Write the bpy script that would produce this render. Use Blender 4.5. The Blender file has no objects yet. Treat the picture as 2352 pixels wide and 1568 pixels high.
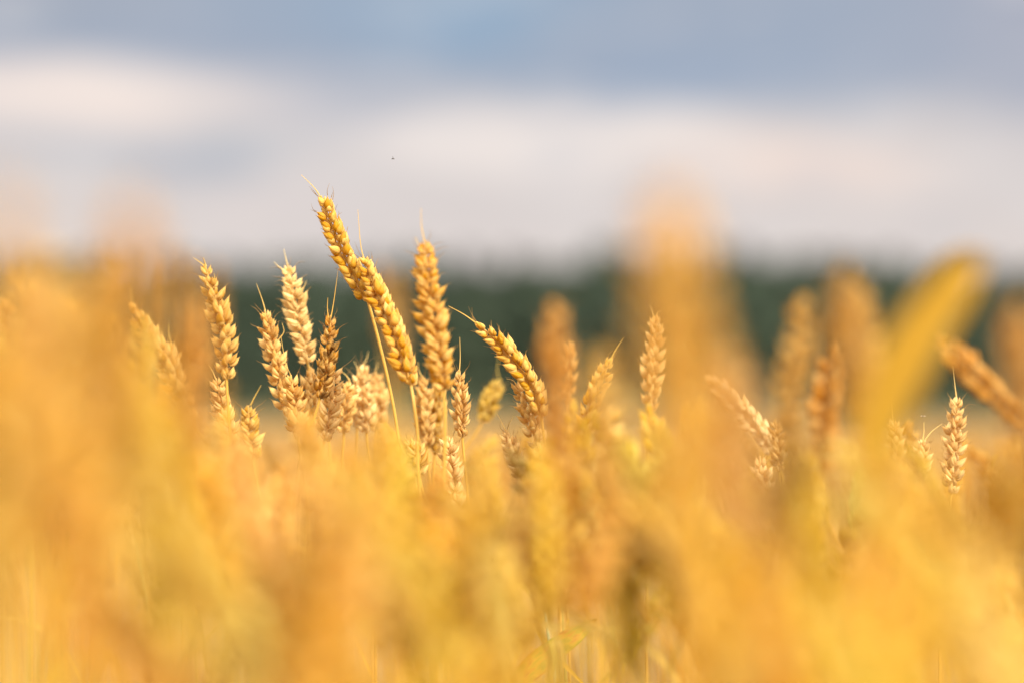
import bpy, math, random
import numpy as np
from mathutils import Vector, Matrix, Quaternion

rad = math.radians
scene = bpy.context.scene
COL = scene.collection
random.seed(11)
RNG = np.random.default_rng(11)

# ------------------------------------------------------------------ camera, sky, sun, exposure
LENS, FOCUS, FSTOP = 85.0, 1.60, 2.2
PXR = 2352 * LENS / 36.0            # photo pixels (2352 wide) per unit of tan(angle)
CAM_H, HORIZON_V = 0.84, 965.0
PITCH = math.atan((HORIZON_V - 784) / PXR)
cam_data = bpy.data.cameras.new("camera")
cam = bpy.data.objects.new("camera", cam_data)
COL.objects.link(cam)
cam_data.lens, cam_data.sensor_width = LENS, 36.0
cam_data.clip_start, cam_data.clip_end = 0.02, 6000
cam_data.dof.use_dof = True
cam_data.dof.focus_distance = FOCUS
cam_data.dof.aperture_fstop = FSTOP
cam.location = (0, 0, CAM_H)
cam.rotation_euler = (math.pi / 2 + PITCH, 0, 0)
scene.camera = cam

SUN_ELEV, SUN_AZ = rad(42), rad(142)      # azimuth clockwise from +Y (the view direction)
sun_data = bpy.data.lights.new("sun", "SUN")
sun_data.energy, sun_data.angle, sun_data.color = 3.0, rad(14), (1.0, 0.95, 0.76)
sun = bpy.data.objects.new("sun", sun_data)
COL.objects.link(sun)
sdir = Vector((math.sin(SUN_AZ) * math.cos(SUN_ELEV), math.cos(SUN_AZ) * math.cos(SUN_ELEV), math.sin(SUN_ELEV)))
sun.rotation_euler = (-sdir).to_track_quat('-Z', 'Y').to_euler()

vs = scene.view_settings
scene.display_settings.display_device = 'sRGB'
vs.view_transform, vs.look, vs.exposure, vs.gamma = 'Standard', 'None', 0.92, 1.0
vs.use_curve_mapping = False
scene.cycles.use_denoising = True
scene.cycles.max_bounces = 8
scene.cycles.transparent_max_bounces = 8
scene.cycles.sample_clamp_indirect = 6


def lin(r, g, b):
    f = lambda c: (c / 255 / 12.92) if c / 255 <= 0.04045 else ((c / 255 + 0.055) / 1.055) ** 2.4
    return (f(r), f(g), f(b), 1.0)


def make_world():
    w = bpy.data.worlds.new("World")
    scene.world = w
    w.use_nodes = True
    nt = w.node_tree
    nt.nodes.clear()
    N, L = nt.nodes.new, nt.links.new

    def math_(op, a, b=None, clamp=False):
        n = N("ShaderNodeMath"); n.operation = op; n.use_clamp = clamp
        for i, v in enumerate((a, b)):
            if v is None: continue
            if isinstance(v, (int, float)): n.inputs[i].default_value = v
            else: L(v, n.inputs[i])
        return n.outputs[0]

    def ramp(v, a, b):
        n = N("ShaderNodeMapRange"); n.interpolation_type = 'SMOOTHSTEP'
        L(v, n.inputs['Value'])
        n.inputs['From Min'].default_value, n.inputs['From Max'].default_value = a, b
        return n.outputs['Result']

    def mix(f, a, b):
        n = N("ShaderNodeMix"); n.data_type = 'RGBA'
        for s, v in ((n.inputs[0], f), (n.inputs[6], a), (n.inputs[7], b)):
            if isinstance(v, (int, float)): s.default_value = v
            elif isinstance(v, tuple): s.default_value = v
            else: L(v, s)
        return n.outputs[2]

    EXPO = 2 ** vs.exposure
    def cloud(r, g, b, k=1.0):            # radiance of a cloud that photographs as this colour
        c = lin(r, g, b)
        return tuple(x * 10 / EXPO * k for x in c[:3]) + (1.0,)

    tc = N("ShaderNodeTexCoord")
    sep = N("ShaderNodeSeparateXYZ"); L(tc.outputs['Generated'], sep.inputs[0])
    noise = N("ShaderNodeTexNoise"); noise.inputs['Scale'].default_value = 9; noise.inputs['Detail'].default_value = 5
    mp = N("ShaderNodeMapping"); mp.inputs['Scale'].default_value = (1, 1, 3.2)
    L(tc.outputs['Generated'], mp.inputs[0]); L(mp.outputs[0], noise.inputs['Vector'])
    nsep = N("ShaderNodeSeparateColor"); L(noise.outputs['Color'], nsep.inputs[0])
    az = math_('ARCTAN2', sep.outputs[0], sep.outputs[1])
    el = math_('ARCSINE', sep.outputs[2])
    az = math_('ADD', az, math_('MULTIPLY', math_('SUBTRACT', nsep.outputs[0], 0.5), 0.13))
    el = math_('ADD', el, math_('MULTIPLY', math_('SUBTRACT', nsep.outputs[1], 0.5), 0.045))
    A = lambda u: (u - 1176) / PXR
    E = lambda v: (HORIZON_V - v) / PXR

    def patch(u, v, ru, rv, soft=0.0):
        dx = math_('DIVIDE', math_('SUBTRACT', az, A(u)), ru / PXR)
        dy = math_('DIVIDE', math_('SUBTRACT', el, E(v)), rv / PXR)
        r = math_('SQRT', math_('ADD', math_('MULTIPLY', dx, dx), math_('MULTIPLY', dy, dy)))
        return ramp(r, 1.0, soft)

    sky = N("ShaderNodeTexSky"); sky.sky_type = 'NISHITA'; sky.sun_disc = False
    sky.sun_elevation, sky.sun_rotation = SUN_ELEV, SUN_AZ
    sky.air_density, sky.dust_density = 1.0, 1.5
    # high sky: bright broken overcast over the clear blue
    big = N("ShaderNodeTexNoise"); big.inputs['Scale'].default_value = 2.2; big.inputs['Detail'].default_value = 6
    L(tc.outputs['Generated'], big.inputs['Vector'])
    high = mix(ramp(big.outputs[0], 0.34, 0.56), sky.outputs[0], (16.5, 15.2, 12.6, 1))
    # low sky: blue grey deck with pinkish white banks below it
    c = mix(ramp(el, E(700), E(330)), cloud(225, 214, 209), cloud(217, 210, 209))
    c = mix(ramp(el, E(330), E(120)), c, cloud(164, 175, 193))
    c = mix(math_('MULTIPLY', patch(0, -40, 760, 260), 0.75), c, cloud(168, 174, 187))
    c = mix(math_('MULTIPLY', patch(2450, 60, 620, 330), 0.8), c, cloud(176, 178, 192))
    c = mix(math_('MULTIPLY', patch(1020, 20, 620, 190), 0.9), c, cloud(150, 175, 200))
    c = mix(math_('MULTIPLY', patch(1640, 190, 640, 130), 0.8), c, cloud(158, 174, 196))
    c = mix(math_('MULTIPLY', patch(720, 260, 420, 120), 0.5), c, cloud(186, 190, 203))
    c = mix(math_('MULTIPLY', patch(1230, 325, 560, 150, 0.35), 1.0), c, cloud(240, 230, 225))
    c = mix(math_('MULTIPLY', patch(1850, 395, 560, 105, 0.2), 0.95), c, cloud(244, 225, 215))
    c = mix(math_('MULTIPLY', patch(330, 365, 560, 75, .2), 1.0), c, cloud(186, 190, 199))
    c = mix(math_('MULTIPLY', patch(190, 250, 620, 135, 0.25), 1.0), c, cloud(246, 231, 223))
    c = mix(math_('MULTIPLY', patch(560, 470, 460, 70), 0.7), c, cloud(228, 217, 214))
    fine = N("ShaderNodeTexNoise"); fine.inputs['Scale'].default_value = 22; fine.inputs['Detail'].default_value = 5
    L(mp.outputs[0], fine.inputs['Vector'])
    c = mix(math_('MULTIPLY', ramp(fine.outputs[0], .5, .68), .28), c, cloud(234, 228, 226))
    c = mix(math_('MULTIPLY', ramp(fine.outputs[0], .48, .30), .22), c, cloud(160, 174, 194))
    fin = mix(ramp(el, E(-120), E(-900)), c, high)
    bg = N("ShaderNodeBackground"); bg.inputs['Strength'].default_value = 0.1
    L(fin, bg.inputs['Color'])
    out = N("ShaderNodeOutputWorld"); L(bg.outputs[0], out.inputs[0])


make_world()


# ------------------------------------------------------------------ helpers
CR = Matrix.Rotation(math.pi / 2 + PITCH, 3, 'X')


def P(u, v, d):
    """A photo pixel (2352 x 1568) at distance d along the view axis, as a world point."""
    p = CR @ Vector(((u - 1176) / PXR * d, (784 - v) / PXR * d, -d))
    return p + Vector((0, 0, CAM_H))


class Geo:
    """Collects quads with a per-vertex attribute (along, around, random)."""
    def __init__(self): self.V, self.F, self.A, self.n = [], [], [], 0
    def add(self, V, F, A):
        self.V.append(V); self.F.append(F + self.n); self.A.append(A); self.n += len(V)
    def arrays(self): return np.concatenate(self.V), np.concatenate(self.F), np.concatenate(self.A)


def mesh_from(name, geo, mat, smooth=True):
    V, F, A = geo.arrays()
    me = bpy.data.meshes.new(name)
    me.vertices.add(len(V)); me.vertices.foreach_set('co', V.astype(np.float32).ravel())
    me.loops.add(F.size); me.loops.foreach_set('vertex_index', F.astype(np.int32).ravel())
    me.polygons.add(len(F))
    me.polygons.foreach_set('loop_start', np.arange(0, F.size, 4, dtype=np.int32))
    me.polygons.foreach_set('loop_total', np.full(len(F), 4, dtype=np.int32))
    me.polygons.foreach_set('use_smooth', np.full(len(F), smooth))
    at = me.attributes.new('husk', 'FLOAT_COLOR', 'POINT')
    at.data.foreach_set('color', np.concatenate([A, np.ones((len(A), 1))], 1).astype(np.float32).ravel())
    me.materials.append(mat)
    me.update(calc_edges=True); me.validate()
    return me


def link(name, data, parent=None, loc=(0, 0, 0), color=None):
    o = bpy.data.objects.new(name, data)
    COL.objects.link(o)
    o.parent = parent
    o.location = loc
    if color is not None: o.color = (*color, 1.0)
    return o


def tag(o, label=None, cat=None, group=None, kind=None):
    for k, v in (('label', label), ('category', cat), ('group', group), ('kind', kind)):
        if v: o[k] = v
    return o


def grid_faces(nt, na, closed=True):
    k = na if closed else na - 1
    i, j = np.meshgrid(np.arange(nt - 1), np.arange(k), indexing='ij')
    a = i * na + j; b = i * na + (j + 1) % na
    return np.stack([a, b, b + na, a + na], -1).reshape(-1, 4)


def curve(pts, n):
    """Catmull-Rom through pts, n samples."""
    p = np.array([list(q) for q in pts], float)
    p = np.vstack([2 * p[0] - p[1], p, 2 * p[-1] - p[-2]])
    seg = len(p) - 3
    out = []
    for s in np.linspace(0, seg - 1e-9, n):
        i = int(s); t = s - i
        a, b, c, d = p[i:i + 4]
        out.append(0.5 * (2 * b + (c - a) * t + (2 * a - 5 * b + 4 * c - d) * t * t + (3 * b - a - 3 * c + d) * t ** 3))
    return np.array(out)


def frames(C, ref):
    T = np.gradient(C, axis=0); T /= np.linalg.norm(T, axis=1)[:, None] + 1e-12
    X = []
    x = np.array(ref, float)
    for t in T:
        x = x - t * np.dot(x, t); x /= np.linalg.norm(x) + 1e-12
        X.append(x)
    X = np.array(X)
    return T, X, np.cross(T, X)


def tube(geo, C, R, na=6, rnd=0.5):
    R = np.broadcast_to(np.asarray(R, float), (len(C),))
    ref = (1, 0.01, 0) if abs((C[-1] - C[0])[0]) < 0.9 * np.linalg.norm(C[-1] - C[0]) else (0, 1, 0.01)
    T, X, Y = frames(C, ref)
    a = np.linspace(0, 2 * np.pi, na, endpoint=False)
    V = C[:, None] + R[:, None, None] * (np.cos(a)[None, :, None] * X[:, None] + np.sin(a)[None, :, None] * Y[:, None])
    A = np.zeros((len(C), na, 3)); A[..., 0] = np.linspace(0, 1, len(C))[:, None]; A[..., 1] = a / (2 * np.pi); A[..., 2] = rnd
    geo.add(V.reshape(-1, 3), grid_faces(len(C), na), A.reshape(-1, 3))


PT = np.array([0, .07, .2, .36, .52, .66, .78, .88, 1.0])
PW = np.array([.30, .66, .96, 1.0, .88, .60, .30, .11, .015])


def pod(L, W, T, nt, na, rng, out=0.1):
    """One husk: base at the origin, length +Z, convex keeled back towards +Y, width along X."""
    t = np.linspace(0, 1, nt)
    w = np.interp(t, PT, PW)
    a = np.linspace(-np.pi, np.pi, na, endpoint=False)
    ca, sa = np.cos(a), np.sin(a)
    x = w[:, None] * W / 2 * sa
    prof = np.where(ca > 0, 0.72, 0.34) * ca + 0.26 * np.exp(-(a / 0.38) ** 2)
    y = w[:, None] * T * prof
    bow = np.sin(np.pi * np.clip(t, 0, 1)) * L * 0.05 + out * L * np.clip(t - .72, 0, 1) ** 1.5 * 1.2
    y = y + bow[:, None]
    skew = rng.normal(0, .03) * L * t ** 2
    x = x + skew[:, None]
    z = np.repeat((t * L)[:, None], na, 1)
    V = np.stack([x, y, z], -1).reshape(-1, 3)
    A = np.zeros((nt, na, 3)); A[..., 0] = t[:, None]; A[..., 1] = (a + np.pi) / (2 * np.pi); A[..., 2] = rng.random()
    return V, grid_faces(nt, na), A.reshape(-1, 3)


def rot_yz(V, ang):
    c, s = math.cos(ang), math.sin(ang)
    o = V.copy(); o[:, 1] = c * V[:, 1] + s * V[:, 2]; o[:, 2] = -s * V[:, 1] + c * V[:, 2]; return o


def rot_xz(V, ang):
    c, s = math.cos(ang), math.sin(ang)
    o = V.copy(); o[:, 0] = c * V[:, 0] + s * V[:, 2]; o[:, 2] = -s * V[:, 0] + c * V[:, 2]; return o


MM = 0.001


def spikelet(rng, s, fan, plump, lod, awn, side=1, terminal=False, style='edge'):
    """Husks of one spikelet: +X away from the rachis, Y sideways, Z up the ear. lod = (nt, na, n_florets)."""
    nt, na, nf = lod
    g = Geo()
    parts = []
    for sy in (1, -1):
        parts.append(('glume', sy))
    for sy in (1, -1):
        parts.append(('lemma', sy))
    if nf >= 5: parts.append(('mid', 1 if rng.random() > .5 else -1))
    if nf >= 6: parts.append(('inner', -1))
    for kind, sy in parts:
        j = lambda v: rng.normal(0, v)
        if style == 'edge':
            L, W, T, al, be, b = {'glume': (7.6, 4.3, 2.4, 30 * fan + 4, 31, (2.5, 1.9, -.2)), 'lemma': (10.4, 4.8, 3.3, 32 * fan, 25, (2.0, 1.0, 1.2)),
                                  'mid': (9.0, 4.2, 3.1, 6 * fan, 33, (2.2, .3, 2.6)), 'inner': (7.4, 3.0, 2.4, 10 * fan, 12, (1.4, .2, 4.0))}[kind]
        else:
            L, W, T, al, be, b = {'glume': (8.2, 4.0, 2.4, 46 * fan, 28, (2.3, 1.6, -.4)), 'lemma': (10.4, 4.4, 3.3, 38 * fan, 27, (2.1, 1.0, 1.0)),
                                  'mid': (8.8, 4.4, 3.3, 7 * fan, 38, (2.3, .3, 2.2)), 'inner': (7.8, 3.2, 2.6, 14 * fan, 20, (1.6, .2, 4.2))}[kind]
        k = s * (1 + j(.09))
        L, W, T = L * k * MM, W * k * plump * (1 + j(.06)) * MM, T * k * plump * (1 + j(.08)) * MM
        V, F, A = pod(L, W, T, nt, na, rng, out=0.10 + 0.10 * fan + j(.06))
        if awn > 0 and kind in ('lemma', 'mid') and rng.random() < .75:
            la = awn * (.5 + rng.random()) * MM
            tip = V.reshape(nt, na, 3)[-1].mean(0)
            d0 = np.array([j(.12), .22 * fan + j(.15), 1.0])
            C = np.array([tip, tip + d0 * la * .5, tip + d0 * la + np.array([j(.2) * la, j(.3) * la, 0])])
            G = Geo(); tube(G, curve(C, 5), np.linspace(.26, .06, 5) * MM, 3, .9)
            V2, F2, A2 = G.arrays()
            F = np.vstack([F, F2 + len(V)]); V = np.vstack([V, V2]); A2[:, 0] = 1; A = np.vstack([A, A2])
        V[:, 1] *= sy
        if sy < 0: F = F[:, ::-1]
        V = rot_yz(V, rad(al + j(6.5)) * sy)
        V = rot_xz(V, rad(be + j(6.5)))
        V = V + np.array([b[0] * plump, sy * b[1], b[2]]) * s * MM
        g.add(V, F, A)
    V, F, A = g.arrays()
    if terminal:
        V = rot_xz(V, rad(-18)); V[:, 0] -= 2.2 * s * MM
    if side < 0:
        V = V * np.array([-1, -1, 1])
    return V, F, A


def ear_parts(C, ref, seed, fan=.7, plump=1.0, lod=(9, 8, 5), size=1.0, awn=2.0, style='edge'):
    """Along the curve C (ear base to tip): the rachis Geo and a list of spikelet Geos. ref = sideways row direction."""
    rng = np.random.default_rng(seed)
    seg = np.linalg.norm(np.diff(C, axis=0), axis=1); S = np.concatenate([[0], np.cumsum(seg)]); Ltot = S[-1]
    n = max(7, int(round(Ltot / ((4.15 if style == 'edge' else 4.55) * MM * size))))
    T, X, Y = frames(C, ref)
    rach = Geo(); tube(rach, C, np.linspace(1.0, .6, len(C)) * MM * size, 6, .4)
    # small sterile bracts at the foot of the ear
    for q in range(2):
        V, F, A = pod(6 * MM * size, 2.4 * MM, 1.2 * MM, lod[0], lod[1], rng)
        sgn = 1 if q else -1
        V = rot_xz(V, rad(16)); V[:, 0] += .8 * MM; V = V * np.array([sgn, sgn, 1])
        M = np.stack([X[0], Y[0], T[0]], 0)
        rach.add(V @ M + C[0] + T[0] * (-1 + 2 * q) * MM, F, A)
    sp = []
    for i in range(n):
        f = i / (n - 1)
        s = np.interp(f, [0, .08, .25, .6, .85, 1], [.72, .88, 1.0, 1.0, .84, .66]) * size * (1 + rng.normal(0, .075))
        pos = f * (Ltot - 7.5 * MM * size)
        c = np.array([np.interp(pos, S, C[:, k]) for k in range(3)])
        fr = [np.array([np.interp(pos, S, Q[:, k]) for k in range(3)]) for Q in (X, Y, T)]
        M = np.stack([q / np.linalg.norm(q) for q in fr], 0)
        side = 1 if i % 2 else -1
        term = i == n - 1
        V, F, A = spikelet(rng, s, fan, plump, lod, awn * np.interp(f, [0, .75, 1], [.5, .9, 2.4]), side, term, style)
        tw = rng.normal(0, .13)
        ct, st = math.cos(tw), math.sin(tw)
        V = np.stack([V[:, 0] * ct - V[:, 1] * st, V[:, 0] * st + V[:, 1] * ct, V[:, 2]], 1)
        g = Geo(); g.add(V @ M + c, F, A); sp.append(g)
    return rach, sp


# ------------------------------------------------------------------ materials
def node_mat(name):
    m = bpy.data.materials.new(name); m.use_nodes = True
    nt = m.node_tree; nt.nodes.clear()
    return m, nt, nt.nodes.new, nt.links.new


def plant_mat(name, transl=0.34, rough=0.5, streak=26, blotch=0.35, spec=0.16, tip=True):
    """Dry straw: the object's own colour, varied from husk to husk, with fine streaks along and brown weathering specks."""
    m, nt, N, L = node_mat(name)

    def mixc(f, a, b, mode='MIX'):
        n = N("ShaderNodeMix"); n.data_type = 'RGBA'; n.blend_type = mode
        for s, v in ((n.inputs[0], f), (n.inputs[6], a), (n.inputs[7], b)):
            if isinstance(v, (int, float)): s.default_value = v
            elif isinstance(v, tuple): s.default_value = v
            else: L(v, s)
        return n.outputs[2]

    def rng_(v, a, b, c=0., d=1.):
        n = N("ShaderNodeMapRange"); L(v, n.inputs[0])
        for i, q in enumerate((a, b, c, d)): n.inputs[i + 1].default_value = q
        return n.outputs[0]

    info = N("ShaderNodeObjectInfo")
    at = N("ShaderNodeAttribute"); at.attribute_name = 'husk'
    sep = N("ShaderNodeSeparateColor"); L(at.outputs['Color'], sep.inputs[0])
    along, around, rnd = sep.outputs[0], sep.outputs[1], sep.outputs[2]
    comb = N("ShaderNodeCombineXYZ"); L(along, comb.inputs[0]); L(around, comb.inputs[1]); L(rnd, comb.inputs[2])
    mp = N("ShaderNodeMapping"); mp.inputs['Scale'].default_value = (1.6, streak, 40); L(comb.outputs[0], mp.inputs[0])
    st = N("ShaderNodeTexNoise"); st.inputs['Scale'].default_value = 1.0; st.inputs['Detail'].default_value = 3; L(mp.outputs[0], st.inputs['Vector'])
    tc = N("ShaderNodeTexCoord")
    sp = N("ShaderNodeTexNoise"); sp.inputs['Scale'].default_value = 260; sp.inputs['Detail'].default_value = 4; L(tc.outputs['Object'], sp.inputs['Vector'])
    hs = N("ShaderNodeHueSaturation")
    L(info.outputs['Color'], hs.inputs['Color'])
    L(rng_(rnd, 0, 1, .488, .515), hs.inputs['Hue'])
    L(rng_(rnd, 1, 0, .82, 1.08), hs.inputs['Saturation'])
    L(rng_(rnd, 0, 1, .78, 1.18), hs.inputs['Value'])
    c = hs.outputs[0]
    if tip:   # the papery point of a husk is paler straw
        c = mixc(rng_(along, .70, .97, 0, .45), c, (.84, .58, .23, 1))
    c = mixc(rng_(st.outputs[0], .45, .75, 0, .30), c, (.84, .54, .13, 1), 'MIX')
    c = mixc(rng_(st.outputs[0], .50, .25, 0, .35), c, (.42, .19, .03, 1), 'MIX')
    if tip:   # papery pale margins along both sides of a husk
        ab = N("ShaderNodeMath"); ab.operation = 'SUBTRACT'; L(around, ab.inputs[0]); ab.inputs[1].default_value = .5
        aa = N("ShaderNodeMath"); aa.operation = 'ABSOLUTE'; L(ab.outputs[0], aa.inputs[0])
        c = mixc(rng_(aa.outputs[0], .15, .27, 0, .28), c, (.90, .66, .30, 1))
    if tip:   # some husk points are scorched brown
        mt = N("ShaderNodeMath"); mt.operation = 'MULTIPLY'
        L(rng_(along, .78, .95, 0, 1), mt.inputs[0]); L(rng_(rnd, .45, .8, 0, .75), mt.inputs[1])
        c = mixc(mt.outputs[0], c, (.22, .09, .02, 1))
    c = mixc(rng_(sp.outputs[0], .60, .74, 0, blotch), c, (.16, .07, .02, 1), 'MIX')
    b = N("ShaderNodeBsdfPrincipled"); L(c, b.inputs['Base Color'])
    b.inputs['Roughness'].default_value = rough
    b.inputs['Specular IOR Level'].default_value = spec
    bump = N("ShaderNodeBump"); bump.inputs['Strength'].default_value = .35; bump.inputs['Distance'].default_value = .0004
    L(st.outputs[0], bump.inputs['Height']); L(bump.outputs[0], b.inputs['Normal'])
    tr = N("ShaderNodeBsdfTranslucent"); L(c, tr.inputs['Color'])
    mx = N("ShaderNodeMixShader"); mx.inputs[0].default_value = transl
    L(b.outputs[0], mx.inputs[1]); L(tr.outputs[0], mx.inputs[2])
    o = N("ShaderNodeOutputMaterial"); L(mx.outputs[0], o.inputs[0])
    return m


HUSK = plant_mat("husk")
HUSK_DARK = plant_mat("weathered_husk", blotch=0.85)
for n in HUSK_DARK.node_tree.nodes:      # more and larger mildew stains
    if n.type == 'TEX_NOISE' and n.inputs['Scale'].default_value > 100: n.inputs['Scale'].default_value = 190
for n in HUSK_DARK.node_tree.nodes:
    if n.type == 'MAP_RANGE' and abs(n.inputs[1].default_value - .60) < 1e-4:
        n.inputs[1].default_value, n.inputs[2].default_value = .47, .60
STRAW = plant_mat("straw", transl=0.12, rough=.42, streak=9, blotch=.3, spec=.45, tip=False)
LEAF = plant_mat("dry_leaf", transl=0.4, rough=.5, streak=14, blotch=.35, tip=False)
AWN = plant_mat("awn_bristle", transl=0.2, rough=.5, streak=2, blotch=0, tip=False)


def rust_leaf_mat():
    m, nt, N, L = node_mat("rusty_leaf")
    at = N("ShaderNodeAttribute"); at.attribute_name = 'husk'
    mp = N("ShaderNodeMapping"); mp.inputs['Scale'].default_value = (9, 7, 1); L(at.outputs['Color'], mp.inputs[0])
    a = N("ShaderNodeTexNoise"); a.inputs['Scale'].default_value = 1.0; a.inputs['Detail'].default_value = 5; L(mp.outputs[0], a.inputs['Vector'])
    r = N("ShaderNodeValToRGB")
    e = r.color_ramp.elements
    e[0].position, e[0].color = .34, (.30, .26, .02, 1)
    e[1].position, e[1].color = .72, (.30, .09, .02, 1)
    q = e.new(.50); q.color = (.50, .33, .025, 1)
    q = e.new(.60); q.color = (.55, .25, .03, 1)
    L(a.outputs[0], r.inputs[0])
    b = N("ShaderNodeBsdfPrincipled"); L(r.outputs[0], b.inputs['Base Color']); b.inputs['Roughness'].default_value = .5
    tr = N("ShaderNodeBsdfTranslucent"); L(r.outputs[0], tr.inputs['Color'])
    mx = N("ShaderNodeMixShader"); mx.inputs[0].default_value = .35
    L(b.outputs[0], mx.inputs[1]); L(tr.outputs[0], mx.inputs[2])
    o = N("ShaderNodeOutputMaterial"); L(mx.outputs[0], o.inputs[0])
    return m


RUST = rust_leaf_mat()


def simple_mat(name, c1, c2, scale, rough=.85):
    m, nt, N, L = node_mat(name)
    tc = N("ShaderNodeTexCoord")
    a = N("ShaderNodeTexNoise"); a.inputs['Scale'].default_value = scale; a.inputs['Detail'].default_value = 6; L(tc.outputs['Object'], a.inputs['Vector'])
    r = N("ShaderNodeValToRGB"); e = r.color_ramp.elements
    e[0].position, e[0].color, e[1].position, e[1].color = .35, (*c1, 1), .65, (*c2, 1)
    L(a.outputs[0], r.inputs[0])
    b = N("ShaderNodeBsdfPrincipled"); L(r.outputs[0], b.inputs['Base Color']); b.inputs['Roughness'].default_value = rough
    o = N("ShaderNodeOutputMaterial"); L(b.outputs[0], o.inputs[0])
    return m


SOIL = simple_mat("soil", (.10, .065, .035), (.19, .13, .07), 9)
HILLSIDE = simple_mat("hillside", (.05, .07, .03), (.09, .10, .045), .02)
NEEDLES = simple_mat("forest_leaves", (.015, .030, .018), (.042, .066, .040), .06)
INSECT = simple_mat("insect_body", (.03, .025, .02), (.07, .055, .04), 900, .4)

# ------------------------------------------------------------------ colours of ripe wheat (base colours)
GOLD, PALE, ORANGE = (.78, .455, .009), (.86, .63, .14), (.66, .35, .008)
YELLOW, GREENY, BROWN = (.82, .53, .010), (.62, .43, .010), (.38, .19, .008)
STEM_GOLD, STEM_GREEN, STEM_ORANGE = (.68, .37, .04), (.42, .38, .08), (.66, .29, .02)


def mixcol(a, b, f): return tuple(x * (1 - f) + y * f for x, y in zip(a, b))


CREAM = (.82, .60, .27)       # the palest ripe husks


# ------------------------------------------------------------------ the setting: soil, hill, forest
def sheet(name, X, Y, Z, mat, kind, color=None):
    V = np.stack([X, Y, Z], -1).reshape(-1, 3)
    g = Geo(); A = np.zeros((len(V), 3)); A[:, 0] = .4; A[:, 1] = .5; A[:, 2] = RNG.random(len(V))
    nt, na = X.shape
    g.add(V, grid_faces(nt, na, False)[:, ::-1], A)
    return tag(link(name, mesh_from(name, g, mat), color=color), kind=kind)


xs, ys = np.meshgrid(np.linspace(-2500, 2500, 60), np.linspace(-2500, 2500, 60))
sheet('ground', xs, ys, np.zeros_like(xs), SOIL, 'structure')


def ridge(x):      # height of the wooded rise along x
    return 19.6 + 2.0 * np.sin(x * .008 + 1.2) + 1.0 * np.sin(x * .027) - 4.5 * np.clip((x - 40) / 90, 0, 1.5)


hx, hy = np.meshgrid(np.linspace(-700, 700, 120), np.linspace(330, 900, 30))
hz = ridge(hx) * np.clip((hy - 340) / 190, 0, 1) ** .8 * np.clip((900 - hy) / 250, 0, 1) - .3
sheet('hill', hx, hy, hz, HILLSIDE, 'structure')


def forest():
    g = Geo(); rng = np.random.default_rng(5)
    for k in range(2600):
        x = rng.uniform(-330, 330); y = 345 + 190 * rng.random() ** 1.1
        zb = float(ridge(x) * np.clip((y - 340) / 190, 0, 1) ** .8) - .3
        h = rng.uniform(12, 17); w = h * rng.uniform(.17, .30)
        tube(g, np.array([[x, y, zb], [x, y, zb + h * .5], [x, y, zb + h * .92]]), [.28, .2, .05], 4, .3)
        n = 42                      # leaf clumps spread through the crown
        f = rng.random(n) ** .8; ang = rng.random(n) * 6.283
        rr = w * np.sqrt(rng.random(n)) * np.interp(f, [0, .25, .6, 1], [.55, 1, .8, .12])
        c = np.stack([x + rr * np.cos(ang), y + rr * np.sin(ang), zb + h * (.18 + .82 * f)], 1)
        s = rng.uniform(.5, 1.25, n)[:, None] * h / 11
        a = rng.normal(size=(n, 3)); a /= np.linalg.norm(a, axis=1)[:, None]
        b = np.cross(a, rng.normal(size=(n, 3))); b /= np.linalg.norm(b, axis=1)[:, None]
        V = np.stack([c - a * s - b * s * .3, c + b * s * .8, c + a * s + b * s * .2, c - b * s * .9], 1).reshape(-1, 3)
        F = np.arange(n * 4).reshape(-1, 4)
        g.add(V, F, np.full((n * 4, 3), rng.random()))
    tag(link('forest', mesh_from('forest', g, NEEDLES, False)), label='dark green blurred wood on the low rise beyond the field', cat='forest', kind='stuff')


forest()

# ------------------------------------------------------------------ wheat plants
def leaf_geo(pts, width, fold=.35, n=18, up=(0, 0, 1), rnd=.5, twist=0.0):
    C = curve(pts, n)
    T, X, Y = frames(C, np.cross(np.array(up, float), C[1] - C[0]) + 1e-6)
    t = np.linspace(0, 1, n)
    w = width / 2 * np.interp(t, [0, .08, .3, .7, .9, 1], [.45, .8, 1, .75, .35, .03])
    k = np.linspace(-1, 1, 5)
    g = Geo()
    tw = twist * t
    Xr = X * np.cos(tw)[:, None] + Y * np.sin(tw)[:, None]
    Yr = Y * np.cos(tw)[:, None] - X * np.sin(tw)[:, None]
    V = C[:, None] + (w[:, None] * k)[..., None] * Xr[:, None] + (w[:, None] * np.abs(k) * fold)[..., None] * Yr[:, None]
    V = V + (RNG.normal(0, .04, (n, 5, 1)) * width) * Yr[:, None]
    A = np.zeros((n, 5, 3)); A[..., 0] = t[:, None]; A[..., 1] = (k + 1) / 2; A[..., 2] = rnd
    g.add(V.reshape(-1, 3), grid_faces(n, 5, False), A.reshape(-1, 3))
    return g


def stem_geo(C, r0=.00095, r1=.0019, na=6):
    """C runs from the ear down to the root; a swollen joint about every 18 cm below the sheath."""
    S = np.concatenate([[0], np.cumsum(np.linalg.norm(np.diff(C, axis=0), axis=1))])
    R = np.interp(S, [0, .12, .3, S[-1]], [r0, r0 * 1.1, r1 * .85, r1])
    for jn in np.arange(.30, S[-1], .17):
        R = R + .0009 * np.exp(-((S - jn) / .004) ** 2)
    g = Geo(); tube(g, C, R, na, .5)
    return g


def root_of(B, axis, way=None):
    a = Vector(axis)
    return Vector((B.x - a.x * .10, B.y - a.y * .10, 0)) if way is None else Vector((way.x, way.y + 0.0, 0))


count = {}


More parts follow.
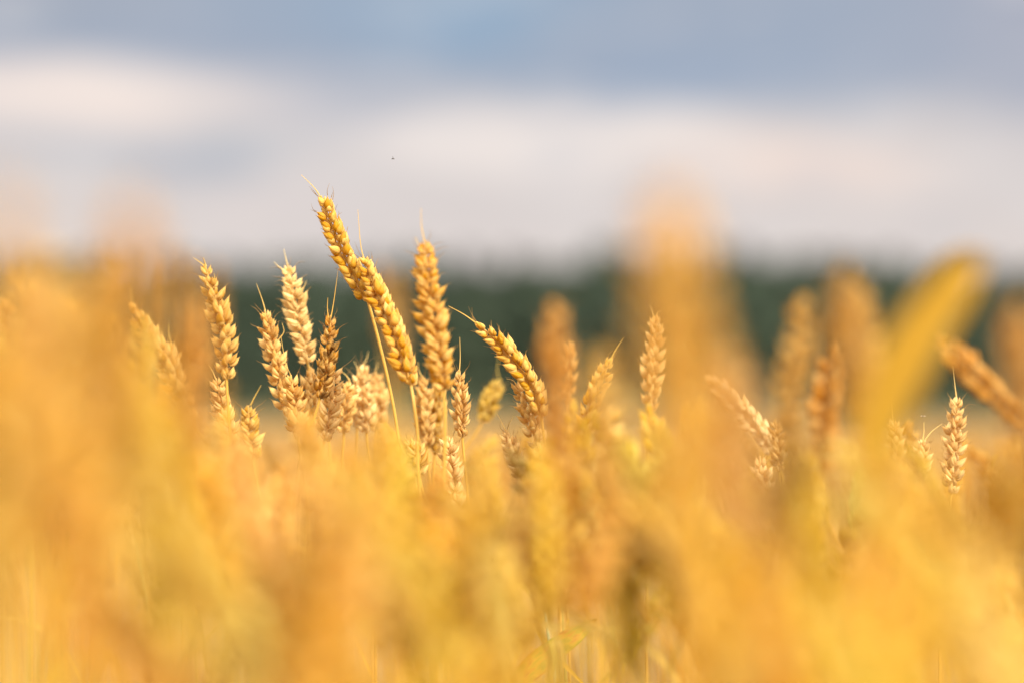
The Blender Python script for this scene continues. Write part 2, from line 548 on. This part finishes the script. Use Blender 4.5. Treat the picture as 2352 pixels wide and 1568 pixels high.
def stem_curve(B, axis, ways, root, n):
    pts = [B]
    if ways: pts += ways
    else:
        k = min(.14, B.z * .2)
        pts.append(B - axis * k * .6)
        p = pts[-1]
        pts.append(Vector((p.x * .45 + root.x * .55, p.y * .45 + root.y * .55, p.z * .62)))
    if pts[-1].z > .25: pts.append(Vector((root.x, root.y, pts[-1].z * .45)))
    pts.append(root)
    return curve([list(q) for q in pts], n)


def awn_part(ear, pts, base, r=.00042, color=GOLD):
    g = Geo(); C = curve([list(q - base) for q in pts], 9)
    tube(g, C, np.linspace(r, r * .3, 9), 5, .6)
    return link('awn', mesh_from('awn', g, AWN), ear, color=color)


def hero(label, axis_px, d, facing=0, fan=.7, plump=1.0, color=GOLD, awns=(), ways=(), size=1.0, stem=STEM_GOLD,
         split=True, seed=None, husk=None, group=None, lod=(10, 10, 6), leaves=(), short_awn=3.0):
    """One wheat plant with its own ear curve. axis_px: photo points tip..base; d: distance (or tip, base distances);
    facing 0 shows the two rows from the edge, 90 the fanned side. awns: lists of photo points from the tip outwards."""
    pale = color[2] > .1
    color = (min(.9, color[0] * (1.08 if pale else 1.02)), min(.68, color[1] * (1.02 if pale else .95)), color[2] * (.95 if pale else .55))
    d0, d1 = d if isinstance(d, tuple) else (d, d)
    n = len(axis_px)
    pts = [P(u, v, d0 + (d1 - d0) * i / (n - 1)) for i, (u, v) in enumerate(axis_px)][::-1]     # base .. tip
    B = pts[0]
    C = curve([list(q - B) for q in pts], 26)
    axis = Vector(C[3] - C[0]).normalized()
    wv = [P(u, v, q) for (u, v, q) in ways]
    root = root_of(wv[-1] if wv else B, axis, wv[-1] + Vector((random.uniform(-.03, .03), random.uniform(-.02, .06), 0)) if wv else None)
    e = link('wheat_plant', None, loc=root)
    tag(e, label, 'wheat', group or 'wheat plants of the field')
    SC = stem_curve(B, axis, wv, root, 44)
    link('stem', mesh_from('stem', _geo_shift(stem_geo(SC, .00095 * size, .0019, 8), -np.array(root)), STRAW), e, color=stem)
    ax = Vector(C[-1] - C[0]).normalized()
    f = rad(facing)
    view = Vector((0, 1, 0)); view = (view - ax * view.dot(ax)).normalized()
    side = ax.cross(view).normalized()
    ref = side * math.cos(f) + view * math.sin(f)
    seed = seed if seed is not None else abs(hash(label)) % 99991
    seed = sum(ord(ch) * (i + 3) for i, ch in enumerate(label)) % 99991
    rach, sps = ear_parts(C, list(ref), seed, fan, plump, lod, size, short_awn, 'edge' if facing < 45 else 'fan')
    hm = husk or HUSK
    if split:
        ear = link('ear', mesh_from('ear', rach, hm), e, loc=B - root, color=color)
        for q, g in enumerate(sps):
            link('spikelet', mesh_from('spikelet', g, hm), ear, color=color)
    else:
        g = rach
        for s_ in sps: g.add(*s_.arrays())
        ear = link('ear', mesh_from('ear', g, hm), e, loc=B - root, color=color)
    for aw in awns:
        q = [P(u, v, d0) for (u, v) in aw]
        awn_part(ear, q, B, color=mixcol(color, PALE, .3))
    for lf in leaves:
        g = leaf_geo([list(P(u, v, q) - root) for (u, v, q) in lf['pts']], lf['w'], lf.get('fold', .35), up=lf.get('up', (0, -1, .4)))
        link('leaf', mesh_from('leaf', g, lf.get('mat', LEAF)), e, color=lf.get('color', GOLD))
    return e


def _geo_shift(g, off):
    g.V = [v + off for v in g.V]; return g


# ---- plants in and near focus, one by one
hero('tallest golden ear leaning left against the pale sky, plump braided grains, bristle at its tip',
     [(737, 450), (764, 522), (796, 596), (846, 694)], 1.60, facing=14, fan=.55, plump=1.10, color=(.72, .42, .05),
     awns=[[(739, 458), (722, 432), (692, 402)]], ways=[(868, 775, 1.6), (893, 880, 1.6), (914, 1000, 1.6), (940, 1250, 1.6)], size=1.02)
hero('golden braided ear leaning left, its tip overlapping the foot of the tallest ear',
     [(834, 590), (864, 668), (906, 765), (944, 884)], (1.595, 1.545), facing=16, fan=.6, plump=1.06, color=(.72, .40, .05),
     awns=[[(836, 596), (828, 560), (822, 482)]], ways=[(952, 935, 1.54), (960, 1010, 1.54), (968, 1200, 1.54)], size=1.02)
hero('thick upright orange gold ear with fanned pointed husks, right of the leaning pair',
     [(976, 552), (982, 650), (1000, 770), (1018, 892)], 1.50, facing=76, fan=1.22, plump=1.05, color=(.72, .40, .045), size=1.1,
     awns=[[(975, 556), (968, 520), (967, 478)], [(970, 575), (958, 556), (955, 545)]], ways=[(1022, 960, 1.5), (1021, 1100, 1.5), (1024, 1300, 1.5)])
hero('golden ear bowed left, its long bristle reaching toward the thick upright ear',
     [(1093, 740), (1140, 782), (1190, 838), (1226, 893), (1243, 955)], 1.60, facing=12, fan=.6, plump=1.05, color=(.74, .45, .09),
     awns=[[(1096, 744), (1065, 722), (1030, 703)]], ways=[(1250, 1010, 1.6), (1258, 1130, 1.6), (1276, 1350, 1.6), (1284, 1568, 1.6)])
hero('pale straw ear tucked under the bowed golden ear, leaning left with a short curled bristle',
     [(1183, 878), (1205, 925), (1226, 985), (1240, 1040)], 1.61, facing=50, fan=.75, color=(.74, .50, .16), plump=1.05,
     awns=[[(1186, 884), (1178, 873), (1163, 869)]], ways=[(1252, 1100, 1.61), (1266, 1260, 1.61), (1300, 1568, 1.61)], stem=STEM_GREEN)
hero('slim brown stained weathered ear with two thin upright bristles, before the pale fluffy ear',
     [(759, 724), (757, 790), (748, 850), (735, 912)], 1.60, facing=62, fan=.6, plump=.92, color=(.70, .36, .05), husk=HUSK_DARK,
     awns=[[(760, 730), (767, 690), (777, 617)], [(755, 732), (752, 710), (753, 684)]], size=.95)
hero('pale fluffy white gold ear with open pointed husks behind the brown stained ear',
     [(660, 606), (676, 680), (690, 750), (706, 830)], 1.665, facing=78, fan=1.25, plump=1.0, color=(.84, .64, .29),
     awns=[[(661, 612), (656, 592), (652, 572)], [(656, 622), (642, 614), (629, 602)], [(690, 672), (700, 655), (704, 645)]])
hero('straw gold ear leaning left with long bristle, left of pale fluffy ear',
     [(608, 712), (622, 785), (640, 860), (662, 950)], 1.63, facing=55, fan=.85, color=(.74, .47, .13),
     awns=[[(610, 716), (602, 688), (589, 652)], [(640, 780), (652, 762), (648, 742)]])
hero('pale ear rising just below the brown stained ear, its open husks toward the dark gap',
     [(768, 838), (766, 890), (755, 950), (745, 1010)], 1.62, facing=80, fan=.9, color=CREAM, awns=[[(768, 842), (771, 826), (770, 806)]])
hero('short pale ear crowded between the straw gold ear and the brown stained ear',
     [(714, 842), (712, 900), (706, 980)], 1.65, facing=40, fan=.8, color=(.74, .50, .17), awns=[[(714, 846), (708, 834), (706, 818)]])
hero('small golden ear low beside the straw gold ear with its long side bristle',
     [(668, 860), (676, 920), (684, 1000)], 1.60, facing=60, fan=.8, color=(.72, .44, .11), awns=[[(668, 862), (655, 830), (645, 770)]])
for i, (tp, bs, dd, aw) in enumerate([((836, 836), (820, 980), 1.70, [(846, 806)]), ((862, 852), (866, 985), 1.73, [(866, 830)]),
                                       ((803, 872), (790, 990), 1.66, [(782, 850)]), ((824, 858), (842, 990), 1.68, [(812, 828)])]):
    hero(['pale bristly ear, tallest of the tuft right of the brown stained ear',
          'pale bristly ear at the right of the tuft, beside the stem of the tallest ear',
          'pale bristly ear at the left side of the tuft, close to the brown stained ear',
          'pale bristly ear in the middle of the tuft right of the brown stained ear'][i],
         [tp, ((tp[0] + bs[0]) / 2 + (4 if i % 2 else -4), (tp[1] + bs[1]) / 2), bs], dd, facing=60 + i * 20, fan=.9, color=mixcol(CREAM, GOLD, .18 * (i % 3)),
         awns=[[tp, ((tp[0] + aw[0][0]) / 2 + 2, (tp[1] + aw[0][1]) / 2), aw[0]]], short_awn=4, group='pale bristly ears of the tuft')
hero('pale ear behind the foot of the thick upright ear, on its left',
     [(970, 862), (975, 930), (980, 1020)], 1.68, facing=60, fan=.8, color=(.74, .49, .16), awns=[[(970, 866), (962, 850), (960, 830)]])
hero('dull straw ear behind the stem of the thick upright ear',
     [(1002, 880), (1000, 960), (998, 1040)], 1.70, facing=30, fan=.8, color=(.62, .38, .10))
hero('thin straw ear with straight upright bristle between thick upright ear and bowed ear',
     [(1056, 850), (1057, 910), (1062, 1000)], 1.60, facing=66, fan=.6, plump=.9, size=.86, color=(.72, .46, .15), awns=[[(1055, 852), (1057, 820), (1056, 774)]])
hero('soft greenish yellow ear leaning right, in the dark gap below the bowed golden ear',
     [(1152, 872), (1132, 905), (1108, 965)], 1.78, facing=80, fan=1.0, color=(.66, .47, .07), awns=[[(1150, 878), (1142, 850), (1146, 822)]])
hero('small thin bristly ear low between the greenish ear and the pale straw ear',
     [(1160, 985), (1178, 1040), (1200, 1100)], 1.62, facing=40, fan=.9, plump=.8, size=.8, color=CREAM,
     awns=[[(1162, 990), (1152, 968), (1142, 950)], [(1166, 994), (1168, 975), (1180, 955)]])
hero('straw ear bowed left inside the golden haze of ears at left, tip with one bristle',
     [(300, 697), (340, 765), (390, 850), (440, 960)], 1.52, facing=30, fan=.7, color=(.68, .40, .10), awns=[[(302, 702), (303, 682), (300, 658)]], split=True)
hero('tall straw ear with two thin bristles at its tip, above the paler ear at left',
     [(470, 606), (490, 680), (514, 770), (520, 868)], 1.57, facing=48, fan=.7, color=(.70, .42, .10),
     awns=[[(472, 612), (458, 602), (444, 592)], [(474, 612), (470, 602), (467, 592)], [(488, 660), (493, 645), (492, 628)]])
hero('pale ear standing directly under the tall ear with two bristles',
     [(496, 868), (510, 930), (530, 1010), (548, 1080)], 1.60, facing=70, fan=.9, color=(.76, .51, .18), awns=[[(496, 872), (490, 856), (480, 838)]])
hero('small straw ear close behind the bowed straw ear at left',
     [(394, 786), (398, 830), (402, 900)], 1.70, facing=40, fan=.8, size=.9, color=(.66, .40, .10), awns=[[(393, 790), (387, 765), (388, 742)]])
hero('short golden ear with a raised pointed husk right of the pale ear at left',
     [(570, 930), (572, 980), (580, 1050)], 1.56, facing=70, fan=1.0, color=(.70, .43, .09), awns=[[(575, 930), (588, 905), (600, 884)]])
hero('pale plump upright ear showing against the broad blurred ear, two fine bristles on top',
     [(1505, 726), (1506, 790), (1500, 850), (1496, 940)], 1.70, facing=60, fan=.85, color=(.78, .54, .20),
     awns=[[(1504, 730), (1500, 716), (1494, 700)], [(1507, 730), (1512, 720), (1522, 712)]])
hero('slender golden ear leaning right with one long bristle, left of the broad blurred ear',
     [(1402, 822), (1378, 880), (1352, 950), (1338, 1020)], 1.63, facing=40, fan=.7, plump=.9, color=(.72, .43, .07),
     awns=[[(1402, 826), (1415, 802), (1432, 776)]])
hero('pale ear bent sharply to the left over the field right of centre, husks bristling upward',
     [(1617, 864), (1672, 910), (1725, 965), (1784, 1046)], 1.70, facing=25, fan=.8, color=(.86, .68, .36), ways=[(1802, 1120, 1.7), (1808, 1300, 1.7)])
hero('pale upright ear below the sharply bent ear, leaning a little left',
     [(1744, 1046), (1752, 1110), (1766, 1190)], 1.64, facing=66, fan=.9, color=CREAM)
hero('thin shrivelled pale ear slanting left below the sharply bent ear',
     [(1678, 1056), (1715, 1120), (1774, 1220)], 1.63, facing=20, fan=.5, plump=.65, size=.8, color=CREAM, short_awn=5,
     awns=[[(1680, 1060), (1672, 1040), (1666, 1025)]])
hero('small pale ear just poking up beside the thin shrivelled ear',
     [(1782, 960), (1786, 1010), (1790, 1080)], 1.66, facing=70, fan=.9, size=.85, color=(.72, .46, .14))
hero('pale slim upright ear with a long bristle before the dark gap at far right',
     [(2197, 912), (2196, 975), (2190, 1060), (2184, 1130)], 1.63, facing=72, fan=.8, color=(.78, .55, .23), plump=.95,
     awns=[[(2197, 918), (2193, 880), (2189, 840)], [(2190, 940), (2184, 925), (2182, 910)]])
hero('smallest pale ear low at far right with two bristles in a V',
     [(2119, 1004), (2118, 1040), (2114, 1100)], 1.63, facing=60, fan=.8, size=.82, color=(.78, .55, .24),
     awns=[[(2120, 1008), (2122, 990), (2122, 968)], [(2124, 1010), (2142, 988), (2164, 972)]])
hero('pale ear with a single fine bristle left of the smallest ear',
     [(2050, 964), (2054, 1010), (2056, 1080)], 1.63, facing=66, fan=.9, size=.9, color=(.76, .52, .18), awns=[[(2051, 968), (2048, 940), (2046, 912)]])
hero('narrow soft ear right beside the pale ear with a single fine bristle',
     [(2084, 960), (2086, 1010), (2088, 1090)], 1.80, facing=66, fan=.8, color=(.62, .35, .08))
hero('small orange ear tip cut by the left edge of the picture',
     [(2, 684), (10, 740), (22, 820)], 1.46, facing=50, fan=.8, color=(.66, .35, .06))
hero('grain tip just showing at the right shoulder of the blurred orange ear',
     [(1305, 784), (1302, 840), (1300, 930)], 1.78, facing=60, fan=.8, color=(.64, .32, .05))
hero('pale ear half veiled low behind the stem of the thick upright ear',
     [(1026, 1000), (1036, 1080), (1050, 1190)], 1.60, facing=66, fan=.9, color=CREAM)
hero('pale ear hanging beside the two thin stems below the bowed ear, half veiled',
     [(1228, 1090), (1232, 1180), (1240, 1290)], 1.63, facing=70, fan=.9, plump=.9, color=(.76, .52, .22))
hero('straw ear half veiled right of the two thin stems below the bowed ear',
     [(1272, 1100), (1276, 1170), (1282, 1280)], 1.64, facing=60, fan=.8, plump=.9, color=(.70, .42, .13))
hero('low curled ear veiled beside the foot of the tallest ear',
     [(930, 1005), (950, 1035), (962, 1090)], 1.60, facing=60, fan=.9, color=(.70, .42, .10))
# the rusty leaf and its bare stem low in the middle
hero('plant with a rust streaked green leaf crossing pale bare stems low in the middle',
     [(1300, 1180), (1302, 1280), (1292, 1380)], 1.62, facing=60, fan=.8, color=(.68, .42, .12), stem=(.52, .42, .16),
     ways=[(1290, 1430, 1.62), (1284, 1500, 1.62), (1282, 1568, 1.62)],
     leaves=[dict(pts=[(1180, 1575, 1.59), (1225, 1530, 1.59), (1280, 1486, 1.59), (1330, 1450, 1.59), (1372, 1420, 1.59)], w=.0165, fold=.12, mat=RUST, up=(0, -1, .1))])
hero('plant with thin dry twisted leaf strips crossing its bluish green stem low in the middle',
     [(1225, 1260), (1236, 1330), (1250, 1400)], 1.60, facing=40, fan=.8, color=(.70, .45, .14), stem=(.36, .42, .24),
     ways=[(1258, 1450, 1.6), (1268, 1520, 1.6), (1275, 1580, 1.6)],
     leaves=[dict(pts=[(1226, 1430, 1.6), (1262, 1490, 1.605), (1300, 1530, 1.6), (1355, 1585, 1.6)], w=.0040, color=GOLD),
             dict(pts=[(1248, 1426, 1.61), (1262, 1460, 1.61), (1282, 1500, 1.61), (1296, 1560, 1.61)], w=.0030, color=CREAM),
             dict(pts=[(1306, 1420, 1.61), (1300, 1470, 1.61), (1296, 1520, 1.61), (1292, 1570, 1.61)], w=.0030, color=GOLD)])

# ---- blurred plants that can be told apart
B_ = dict(split=False, lod=(8, 8, 5))
hero('broad tall blurred golden ear right of centre, highest of the blurred ones', [(1530, 432), (1550, 640), (1578, 860), (1606, 1180)], .64, facing=80, fan=1.0, plump=1.15, size=1.15, color=(.80, .47, .04), **B_)
hero('blurred orange ear upright in the dark gap right of the bowed ear', [(1272, 690), (1276, 800), (1280, 900), (1284, 1060)], 1.10, facing=40, fan=.6, color=(.62, .29, .04), **B_)
hero('blurred ear left of the yellow slanting leaf group, leaning right, dull straw', [(1846, 676), (1832, 790), (1818, 910), (1806, 1060)], 1.12, facing=50, fan=.6, color=(.62, .36, .09), **B_)
hero('blurred deep orange ear in front of the dull straw ear', [(1912, 790), (1902, 870), (1896, 960), (1892, 1080)], 1.30, facing=30, fan=.6, color=(.60, .27, .03), **B_)
hero('blurred golden ear beside the yellow slanting leaf, leaning left', [(1966, 650), (1980, 760), (1994, 880), (2010, 1080)], 1.05, facing=60, fan=.7, color=(.70, .42, .09), **B_)
hero('blurred brownish ear rising just behind the golden ear beside the slanting leaf', [(1942, 606), (1946, 700), (1952, 830), (1960, 980)], .95, facing=40, fan=.6, color=(.54, .28, .06), **B_)
hero('blurred orange ear lying aslant at far right, tip to the upper left', [(2160, 770), (2222, 842), (2290, 912), (2362, 992)], 1.30, facing=20, fan=.6, color=(.66, .33, .06), **B_)
hero('blurred plant with a broad yellow leaf slanting up to the right', [(2030, 980), (2040, 1120), (2050, 1300)], .92, facing=50, fan=.7, color=(.68, .42, .06),
     leaves=[dict(pts=[(1990, 1080, .88), (2040, 910, .88), (2110, 770, .88), (2180, 670, .88), (2226, 612, .88), (2258, 590, .88)], w=.020, color=(.46, .25, .002), fold=.3, up=(0, -1, .2))], **B_)
hero('blurred brown ear at the right border above the slanting orange ear', [(2335, 690), (2345, 800), (2355, 930), (2360, 1080)], .90, facing=40, fan=.6, color=(.56, .27, .06), **B_)
hero('very blurred tall ear rising into the sky at left', [(306, 450), (300, 580), (290, 760), (280, 1000)], .64, facing=20, fan=.4, plump=.7, color=(.66, .35, .05), **B_)
hero('very blurred ear at the upper left border fading into the sky', [(0, 430), (8, 620), (14, 800), (20, 1050)], .56, facing=20, fan=.4, plump=.6, color=(.66, .36, .06), **B_)
hero('bright blurred golden ear near the left border', [(98, 580), (120, 740), (130, 900), (150, 1120)], .74, facing=60, fan=.8, color=(.76, .48, .12), **B_)
hero('blurred deep orange ear right of the bright one near the left border', [(236, 600), (232, 740), (224, 880), (220, 1050)], .90, facing=50, fan=.6, color=(.64, .32, .03), **B_)
hero('blurred orange ear between the tall ear with two bristles and the straw gold ear', [(452, 680), (446, 800), (440, 930), (440, 1100)], 1.02, facing=50, fan=.6, color=(.64, .31, .04), **B_)
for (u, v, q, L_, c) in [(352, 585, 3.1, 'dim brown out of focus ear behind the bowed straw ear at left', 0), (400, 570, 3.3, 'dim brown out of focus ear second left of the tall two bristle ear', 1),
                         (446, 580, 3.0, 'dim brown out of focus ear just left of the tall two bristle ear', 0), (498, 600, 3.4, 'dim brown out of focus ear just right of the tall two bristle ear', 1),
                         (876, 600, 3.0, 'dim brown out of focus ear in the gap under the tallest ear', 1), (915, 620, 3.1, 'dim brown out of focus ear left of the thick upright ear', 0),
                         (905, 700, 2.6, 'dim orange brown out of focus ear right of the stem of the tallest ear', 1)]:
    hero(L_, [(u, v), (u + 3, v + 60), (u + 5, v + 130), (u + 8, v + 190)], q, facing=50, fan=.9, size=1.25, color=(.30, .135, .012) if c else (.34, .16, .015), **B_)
hero('blurred warm ear left of the broad tall blurred ear', [(1385, 800), (1384, 900), (1386, 1020), (1390, 1200)], .95, facing=60, fan=.7, color=(.70, .42, .08), **B_)
hero('blurred pinkish tan ear right of the broad tall blurred ear', [(1680, 800), (1690, 930), (1696, 1050), (1700, 1250)], .85, facing=50, fan=.7, color=(.60, .33, .12), **B_)


# ---- the crowd: shared ear meshes, each plant its own objects
def ear_variant(k):
    L = [.078, .086, .092, .070, .098, .084, .090, .074][k]
    bend = [0.0, .10, .22, .34, .06, .45, .15, .28][k]
    t = np.linspace(0, 1, 22)
    C = np.stack([L * bend * t ** 2, np.zeros(22), L * t * (1 - .25 * bend * t)], 1)
    rach, sps = ear_parts(C, [0, 1, 0] if k % 2 else [1, .6, 0], 700 + k, fan=[.7, .95, .8, .6, 1.0, .7, .85, .75][k], plump=1.0, lod=(7, 6, 5), size=1.0, awn=[1.5, 3, 2, 4, 2, 1.5, 5, 2][k], style='edge' if k in (0, 3, 6) else 'fan')
    for s_ in sps: rach.add(*s_.arrays())
    return mesh_from('ear', rach, HUSK)


EARS = [ear_variant(k) for k in range(8)]


def crowd_plant(B, lean, color, label, group, k=None, yaw=None, size=1.0, leaf=True, stem=None):
    """B: foot of the ear; lean: (x, y) slope of the ear axis."""
    k = random.randrange(8) if k is None else k
    axis = Vector((lean[0], lean[1], 1)).normalized()
    root = Vector((B.x - axis.x * .12 + random.uniform(-.02, .02), B.y - axis.y * .12 + random.uniform(-.02, .02), 0))
    e = link('wheat_plant', None, loc=root)
    tag(e, label, 'wheat', group)
    C = stem_curve(B, axis, None, root, 18)
    sc = stem or mixcol(color, random.choice([STEM_GOLD, STEM_GREEN, STEM_ORANGE]), .6)
    link('stem', mesh_from('stem', _geo_shift(stem_geo(C, .0010, .0019, 5), -np.array(root)), STRAW), e, color=sc)
    ear = link('ear', EARS[k], e, loc=B - root, color=color)
    q = axis.to_track_quat('Z', 'Y') @ Quaternion((0, 0, 1), random.uniform(0, 6.28) if yaw is None else yaw)
    ear.rotation_mode = 'QUATERNION'; ear.rotation_quaternion = q
    ear.scale = (size, size, size)
    if leaf:
        h = B.z - random.uniform(.06, .22)
        i = int(np.argmin(np.abs(C[:, 2] - h))); s0 = Vector(C[i])
        a = random.uniform(0, 6.28); dx, dy = math.cos(a), math.sin(a); ln = random.uniform(.10, .2)
        up = random.uniform(.1, .75)
        pts = [s0, s0 + Vector((dx * ln * .3, dy * ln * .3, ln * up * .8)), s0 + Vector((dx * ln * .7, dy * ln * .7, ln * (up - .15))), s0 + Vector((dx * ln, dy * ln, ln * (up - .8)))]
        g = leaf_geo([list(p - root) for p in pts], random.uniform(.004, .0085), n=12, twist=random.uniform(-2, 2))
        link('leaf', mesh_from('leaf', g, LEAF), e, color=random.choice([GOLD, YELLOW, PALE, (.66, .44, .06), (.56, .40, .03), (.60, .36, .04)]))
    return e


VEIL = ([-300, 0, 110, 250, 350, 450, 560, 650, 800, 950, 1050, 1150, 1215, 1270, 1350, 1420, 1500, 1590, 1650, 1720, 1790, 1860, 1900, 2000, 2100, 2200, 2300, 2650],
        [580, 590, 590, 680, 890, 930, 940, 930, 950, 965, 985, 985, 1020, 970, 930, 930, 890, 920, 1030, 1110, 1080, 970, 970, 970, 1030, 1040, 930, 920])


def tint(rng):
    c = random.choices([GOLD, PALE, ORANGE, YELLOW, GREENY, BROWN], [32, 22, 13, 22, 5, 7])[0]
    return tuple(max(.01, x * random.uniform(.88, 1.12)) for x in c)


N_FRONT, N_BACK = 200, 34
for i in range(N_FRONT):                                        # between the lens and the plane of focus
    d = .60 + .76 * ((i * .618034) % 1) if i % 3 else 1.0 + .36 * random.random()
    u = -160 + 2680 * ((i + .5) * .7548777 % 1) + random.uniform(-30, 30)
    blur = 155 * (FOCUS - d) / d * .28
    v = np.interp(u, *VEIL) + blur + ((abs(random.gauss(0, 1)) * 80 if i % 4 else random.random() * 420) if d > .8 else random.random() ** 1.7 * 540)
    if abs(u - 1285) < 250: d = max(d, 1.0)
    if abs(u - 1285) < 135: d = 1.16 + .22 * random.random(); v = min(v, 1010)      # the see-through gap
    tip = P(u, v, d)
    lean = (random.gauss(-.12, .28), random.gauss(0, .22))
    k = random.randrange(8)
    ax = Vector((lean[0], lean[1], 1)).normalized()
    crowd_plant(tip - ax * .088, lean, tint(RNG), 'soft blurred wheat plant in the golden veil of ears filling the lower half', 'blurred wheat plants close to the lens', k, size=random.uniform(.95, 1.15), leaf=i % 2 == 0)

for i in range(N_BACK):                                         # behind the plane of focus
    d = 1.75 + 1.7 * ((i * .618034) % 1) ** 1.2
    u = -120 + 2600 * ((i + .5) * .7548777 % 1)
    v = random.uniform(950, 1060)
    if i % 7 == 0 and not (1020 < u < 1240 or 1660 < u < 1790 or 2080 < u < 2330): v -= random.uniform(20, 120)
    if 1020 < u < 1240: v = max(v, 950)
    tip = P(u, v, d)
    lean = (random.gauss(-.15, .3), random.gauss(0, .25))
    ax = Vector((lean[0], lean[1], 1)).normalized()
    crowd_plant(tip - ax * .088, lean, tint(RNG), 'out of focus wheat plant in the rows behind the sharp ears', 'wheat plants behind the sharp ears')


# ---- the rest of the field, beyond what can be counted
def far_ear(g, B, axis, L, rng, na=5):
    n = 9
    C = curve([list(B), list(B + axis * L * .55), list(B + axis * L + np.array([axis[0], axis[1], 0]) * L * .2)], n)
    R = np.interp(np.linspace(0, 1, n), [0, .1, .7, 1], [.003, .0072, .0065, .0015]) * np.where(np.arange(n) % 2, 1.15, .8)
    r = rng.random()
    tube(g, C, R, na, r)


def far_field():
    g = Geo(); s = Geo(); rng = np.random.default_rng(3)
    made = 0
    while made < 8500:
        if made < 5600: y = 2.9 + 22 * rng.random() ** 1.5; x = rng.uniform(-1, 1) * (.35 * y + 1.2)
        else: y = rng.uniform(-1.5, 8); x = rng.uniform(-6, 6)
        if y < 2.9 and abs(x) < .27 * max(y, 0) + .16: continue
        if x * x + y * y < .5: continue
        z = .695 + rng.normal(0, .025)
        a = np.array([rng.normal(-.12, .25), rng.normal(0, .25), 1.0]); a /= np.linalg.norm(a)
        B = np.array([x, y, z - .05])
        far_ear(g, B, a, rng.uniform(.07, .095), rng)
        tube(s, curve([[x - a[0] * .1, y - a[1] * .1, 0], [x - a[0] * .08, y - a[1] * .08, z * .6], list(B)], 4), [.0019, .0016, .0013, .001], 3, rng.random())
        made += 1
    f = tag(link('wheat_field', mesh_from('wheat_field', g, HUSK), color=(.44, .20, .018)), 'countless golden ears of the wheat field stretching back to the wood', 'wheat field', kind='stuff')
    link('straw', mesh_from('straw', s, STRAW), f, color=STEM_GOLD)


far_field()
# the closed top of the crop farther off
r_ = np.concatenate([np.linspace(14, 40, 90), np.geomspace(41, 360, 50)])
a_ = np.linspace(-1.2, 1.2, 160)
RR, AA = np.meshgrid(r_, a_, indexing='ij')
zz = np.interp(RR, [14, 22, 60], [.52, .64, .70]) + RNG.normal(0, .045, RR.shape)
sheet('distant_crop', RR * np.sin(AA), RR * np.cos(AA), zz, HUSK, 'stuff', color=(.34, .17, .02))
tag(bpy.data.objects['distant_crop'], 'far golden crop reaching to the foot of the dark wood', 'wheat field')


# ------------------------------------------------------------------ small flying insects
def insect(u, v, d, body_len, label, pale):
    c = P(u, v, d)
    e = link('flying_insect', None, loc=c); tag(e, label, 'insect', 'tiny insects in the air')
    g = Geo(); t = np.linspace(0, 1, 9)
    C = np.stack([(t - .5) * body_len, np.zeros(9), .12 * body_len * np.sin(t * 3.1)], 1)
    tube(g, C, body_len * np.interp(t, [0, .1, .22, .3, .45, .55, .8, 1], [.02, .14, .14, .09, .2, .12, .14, .02]), 8, .4)
    link('body', mesh_from('body', g, INSECT), e)
    for s in (-1, 1):
        g = leaf_geo([[0, 0, .1 * body_len], [-.1 * body_len, s * .35 * body_len, .5 * body_len], [-.2 * body_len, s * .7 * body_len, .85 * body_len]] if not pale else
                     [[0, 0, .1 * body_len], [s * .6 * body_len, 0, .3 * body_len], [s * 1.2 * body_len, -.1 * body_len, .25 * body_len]], body_len * .5, 0.05, 8, up=(1, .2, 0) if not pale else (0, 1, .3))
        link('wing', mesh_from('wing', g, AWN if pale else INSECT), e, color=(.6, .5, .4))


insect(903, 366, 1.60, .0022, 'tiny dark insect flying in the pale sky right of the tallest ear', False)
insect(2120, 956, 1.62, .0016, 'tiny pale winged insect hovering above the smallest ear at the right', True)
